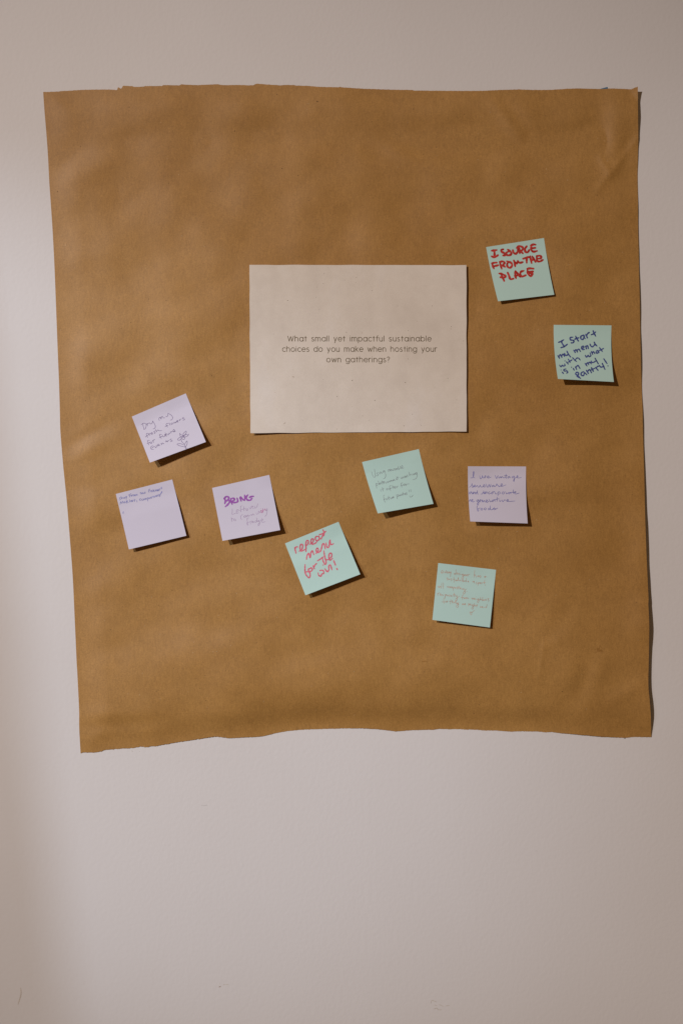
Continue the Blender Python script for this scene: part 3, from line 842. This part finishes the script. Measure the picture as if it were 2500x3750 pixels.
sticky_note(1690, 1690, 5.807, [(128, 102), (1363, 106), (1398, 1318), (177, 1275)], (288, 1347), (1470, 1363), -15, M_LILAC,
    'lilac sticky note with five lines of blue cursive about vintage serveware', [
    ('blue_pen_dark', 9.5, 'blue cursive words I use vintage', '''185,345 215,350 245,320 258,232 246,215 240,260 245,330 276,350; 378,300 385,345 400,370 430,332 436,300 446,345 470,345 500,300 506,332 482,352; 540,340 576,320 556,305 540,330 560,352 622,330;
      705,295 735,360 756,320 772,300; 786,320 780,350 802,345 826,320 830,350 856,320 876,345 900,345 930,330; 820,262; 936,265 936,350 960,345; 895,306 970,300; 1012,315 976,330 986,355 1016,325 1030,350; 1086,310 1060,330 1080,350 1110,310 1116,390 1105,425 1095,400 1130,352 1160,338 1192,315 1176,300 1165,335 1200,350 1262,340'''),
    ('blue_pen_dark', 9.5, 'blue cursive word serveware', '''160,550 200,515 216,470 216,500 242,530 216,546 252,540 286,510 270,500 262,530 290,540 326,510 342,540 366,545 386,505 402,540 440,540 455,530 490,510 470,490 455,520 476,545 510,530; 510,475 546,550 576,490 596,545 616,480; 672,500 636,515 646,540 680,510 690,535 730,510 740,475 750,500 776,510 782,535 820,522 862,500 846,470 826,505 850,530 936,495'''),
    ('blue_pen_dark', 9.5, 'blue cursive words and incorporate', '''202,640 156,660 166,690 206,650 216,690 236,670 240,645 246,690 270,645 286,690; 322,650 286,670 300,690 326,650 326,615; 326,650 342,702; 400,690 430,690 460,640 466,685 478,680 490,640 500,690 526,640 540,680; 460,618; 592,640 560,665 576,690 610,675; 642,655 620,670 640,690 662,665 642,650 690,640 700,660 716,690 746,680; 766,645 765,735; 760,660 800,645 812,680 770,695; 866,645 850,680 890,690 896,652 866,645; 925,640 936,660 946,690 976,670 1026,655 986,670 1006,690 1032,660 1046,685; 1092,600 1092,680; 1030,660 1122,650; 1120,670 1150,650 1132,640 1116,670 1140,690 1216,672'''),
    ('blue_pen_dark', 9.5, 'blue cursive word regenerative', '''150,850 176,810 186,826 196,856; 206,840 236,820 220,805 206,835 230,860 270,845; 342,810 312,830 326,855 356,815 356,890 340,930 325,900 372,850 410,825 390,810 378,840 400,865; 425,866 436,815 450,860 476,830 490,870; 505,856 546,830 520,815 508,850 536,870 576,840; 576,800 590,826 600,856 636,840; 682,810 640,830 650,855 692,815 706,850; 746,755 746,850; 690,815 792,790; 800,810 806,850 836,830; 825,775; 850,815 870,856 906,815 930,830; 946,840 992,825 970,805 950,835 980,850 1130,840'''),
    ('blue_pen_dark', 9.5, 'blue cursive word foods', '''326,945 320,980 336,1055 356,1040 346,1000 392,990; 418,990 400,1020 426,1035 442,1005 418,990; 492,985 470,1015 500,1030 516,1000 492,985; 592,990 560,1005 570,1030 602,1000 600,940; 602,1000 616,1030 652,1015 690,980; 690,980 656,1018 702,1000 716,1015 680,1030; 704,1022 760,990'''),
    ])

sticky_note(1030, 1890, 4.9, [(67, 490), (1025, 102), (1414, 1044), (432, 1420)], (520, 1474), (1487, 1088), 0, M_MINT,
    'mint sticky note tilted left with pink marker writing reading repeat menu for the win', [
    ('pink', 24, 'pink marker word repeat', '''240,565 250,610 263,666; 246,582 266,552 292,552; 318,632 370,590 382,520 352,505 334,560 350,626 392,615 425,595; 432,500 442,560 440,636; 436,525 450,445 487,448 476,500 442,532; 510,506 562,470 576,415 545,410 530,460 548,502 600,492 640,455; 664,366 620,368 610,420 650,440 682,402 668,358 690,405 718,410; 745,245 768,300 760,352; 680,332 740,315 800,270; 715,402 750,332'''),
    ('pink', 24, 'pink marker word menu', '''450,780 460,720 490,666 516,746 530,662 555,622 582,692; 620,672 666,610 645,575 625,600 638,652 702,625 740,500 770,512 786,590; 800,480 815,550 850,556 870,430 885,510 936,495'''),
    ('pink', 24, 'pink marker words for the', '''425,870 425,1000 455,1070 502,1106 516,1040 490,1000 430,1002; 542,930 490,950 490,990 540,985 556,940 530,925; 570,890 592,946; 580,922 600,880 632,850; 648,802 700,770 752,730; 762,625 776,720 802,830 782,866 746,800 740,760; 800,782 842,780 896,730 902,680 870,665 850,720 870,790 916,760'''),
    ('pink', 24, 'pink marker word win with exclamation mark', '''660,1020 670,1062 710,1080 722,1040 756,1030 756,985 720,970 690,978; 780,945 826,1000 850,962; 746,878; 852,966 852,890 882,885 906,966; 936,795 970,880; 990,935 1004,962'''),
    ])

sticky_note(1560, 2040, 5.6, [(244, 122), (1428, 260), (1302, 1445), (124, 1288)], (190, 1330), (1353, 1477), 0, M_MINT,
    'mint sticky note with small reddish brown pen writing, lowest of all the notes', [
    ('rust_pen', 6.5, 'rust pen words every designer has a', '''300,325 346,300 326,275 305,300 315,332 360,315; 370,285 386,326 406,270; 410,322 436,310 420,295 412,325 442,330; 446,300 456,336 466,300 476,330; 480,300 490,330 506,300 490,406; 606,250 606,356; 600,330 570,340 580,360 606,340; 625,346 652,335 636,320 625,345 656,360; 686,325 666,340 686,355 670,366; 700,340 706,370; 722,300; 746,345 726,355 736,375 750,345 760,420 736,455 725,420 770,370; 776,350 780,386 796,355 806,386; 815,380 842,370 826,355 815,380 846,390; 855,350 866,390; 862,370 872,355 892,350;
      992,270 975,416; 985,380 1006,365 1020,416; 1066,375 1046,395 1060,410 1076,380 1086,410; 1122,375 1096,390 1122,405 1100,426; 1212,390 1186,405 1200,425 1216,395 1240,415'''),
    ('rust_pen', 6.5, 'rust pen words sustainable aspect', '''442,420 416,435 442,455 420,472; 450,440 456,470 476,445 482,470; 522,440 500,450 522,470 505,490; 566,410 565,522; 540,456 592,450; 606,465 590,480 610,485 616,465 622,488; 626,465 632,490; 640,490 656,420 660,490; 666,472 686,490 702,465 712,496; 726,480 740,495 748,440 750,505 776,490 755,476; 780,500 800,482 806,510; 820,435 820,512; 840,500 866,490 850,510 876,510;
      972,490 946,505 966,515 976,495 986,540; 1036,510 1016,525 1036,540 1020,556; 1060,520 1056,590; 1060,530 1086,525 1066,552; 1095,540 1120,530 1102,520 1095,545 1120,552; 1146,525 1130,540 1150,550; 1196,465 1186,552; 1150,520 1216,526; 1206,565 1200,586'''),
    ('rust_pen', 6.5, 'rust pen words all composting', '''276,590 246,605 256,630 286,600 292,630; 316,530 306,646; 352,525 346,646; 452,595 426,610 446,626; 466,605 456,625 476,630 482,606 466,605; 490,636 500,605 516,636 526,605 536,640; 552,615 546,686; 552,620 576,615 560,645; 596,620 586,640 606,640 596,620; 642,610 620,625 642,640 626,660; 666,590 660,660; 640,620 692,615; 686,625 690,655 706,630 722,660; 762,645 736,655 750,670 776,650 796,720 776,750 755,735 800,670 826,655; 828,700 825,716'''),
    ('rust_pen', 6.5, 'rust pen words reciprocity from neighbors', '''230,740 236,796; 235,760 256,735 276,735; 276,775 302,760 286,750 278,780 302,790; 332,765 310,780 332,795; 346,770 350,795; 360,730; 386,765 380,850; 386,775 412,770 390,800; 425,770 432,800 446,775; 466,775 456,800 480,800 482,776 466,775; 516,780 500,800 522,810; 536,780 540,810; 572,735 566,816; 540,770 602,775; 590,785 606,815 626,785 632,870 610,895 605,860 680,800;
      766,765 742,790 740,876; 705,830 766,825; 770,825 776,855 792,830; 806,830 796,850 815,855 822,830 806,830; 830,855 846,830 850,850 872,850; 930,830 936,866 956,840 966,866; 976,860 996,850 982,840 976,865 1002,870; 1010,845 1016,876; 1020,810; 1066,850 1042,865 1056,880 1072,855 1076,910 1056,935 1046,905 1092,875; 1110,820 1102,890; 1105,870 1120,860 1132,890; 1156,820 1146,895 1172,880 1150,870; 1192,865 1180,885 1200,890 1202,866; 1215,860 1222,890 1236,860; 1250,850 1282,855 1256,880 1282,890 1270,916'''),
    ('rust_pen', 6.5, 'rust pen words for things we might need', '''376,835 356,860 360,956; 312,920 386,920; 396,900 390,920 410,925 412,900; 420,895 426,926 442,896; 502,870 490,966; 465,910 522,905; 536,880 526,946; 530,930 546,915 556,946; 570,920 576,946; 586,940 602,890 606,946; 642,935 612,950 626,965 646,940 656,1010 632,1035 615,1005 650,970; 666,935 646,955 666,965 650,980; 730,950 740,980 756,955 766,980 776,955; 786,970 802,960 790,950 786,975 806,975;
      860,1010 866,950 880,986 890,955 902,990; 906,960 910,986; 925,940; 952,970 926,985 940,1000 956,975 962,1045 942,1070 930,1040 970,1000; 986,945 976,1020; 980,1000 1000,985 1012,1020; 1036,965 1030,1026; 1010,990 1056,990; 1100,1010 1106,1036 1120,1015 1132,1036; 1140,1030 1156,1020 1146,1012 1142,1032 1166,1036; 1172,1026 1196,1036; 1226,1015 1210,1030 1226,1040 1236,1015 1242,965'''),
    ('rust_pen', 6.5, 'small rust pen heart', '''920,1190 890,1142 896,1124 915,1145 926,1125 936,1136 920,1190; 936,1136 960,1110 990,1097'''),
    ])


# ------------------------------------------------------------------ small marks on the wall paint
def zero(x, y): return 0.0


def scuff(strokes, width, mat, label):
    o = strokes_mesh('scuff_mark', strokes, width, zero, mat, wall, lift=0.00006, taper=0.2, wobble=0.35, label=label)


scuff([[(77, 3616), (78, 3640), (73, 3660), (67, 3680)]], 3.2, M_SCUFF, 'faint brown streak low on the wall')
scuff([[(801, 3615), (809, 3612)]], 2.2, M_SCUFFD, 'tiny dark chip in the wall paint')
scuff([[(804, 3602), (807, 3604)], [(817, 3606), (826, 3605.5)], [(827, 3605.5), (838, 3605.7)]], 1.3, M_SCUFF, 'thin scratch beside the chip')
scuff([[(1577, 3676), (1580, 3664), (1592, 3667), (1600, 3670)], [(1590, 3680), (1600, 3684)], [(1606, 3679), (1616, 3682), (1622, 3687)],
       [(1630, 3684), (1646, 3682)], [(1586, 3696), (1598, 3692), (1604, 3698), (1618, 3698)]], 1.5, M_SCUFF, 'scratchy scuff near the floor end of the wall')
scuff([[(736, 2949), (748, 2950), (760, 2948)]], 3.0, M_SCUFFG, 'shallow grey dent mark on the wall')
scuff([[(481, 2751), (484, 2750)], [(485, 2752), (487, 2750)], [(511, 2750), (512, 2752)]], 1.2, M_SCUFF, 'tiny specks below the torn paper edge')
scuff([[(1954, 3117), (1966, 3116)]], 1.0, M_SCUFFG, 'very faint wall scratch')
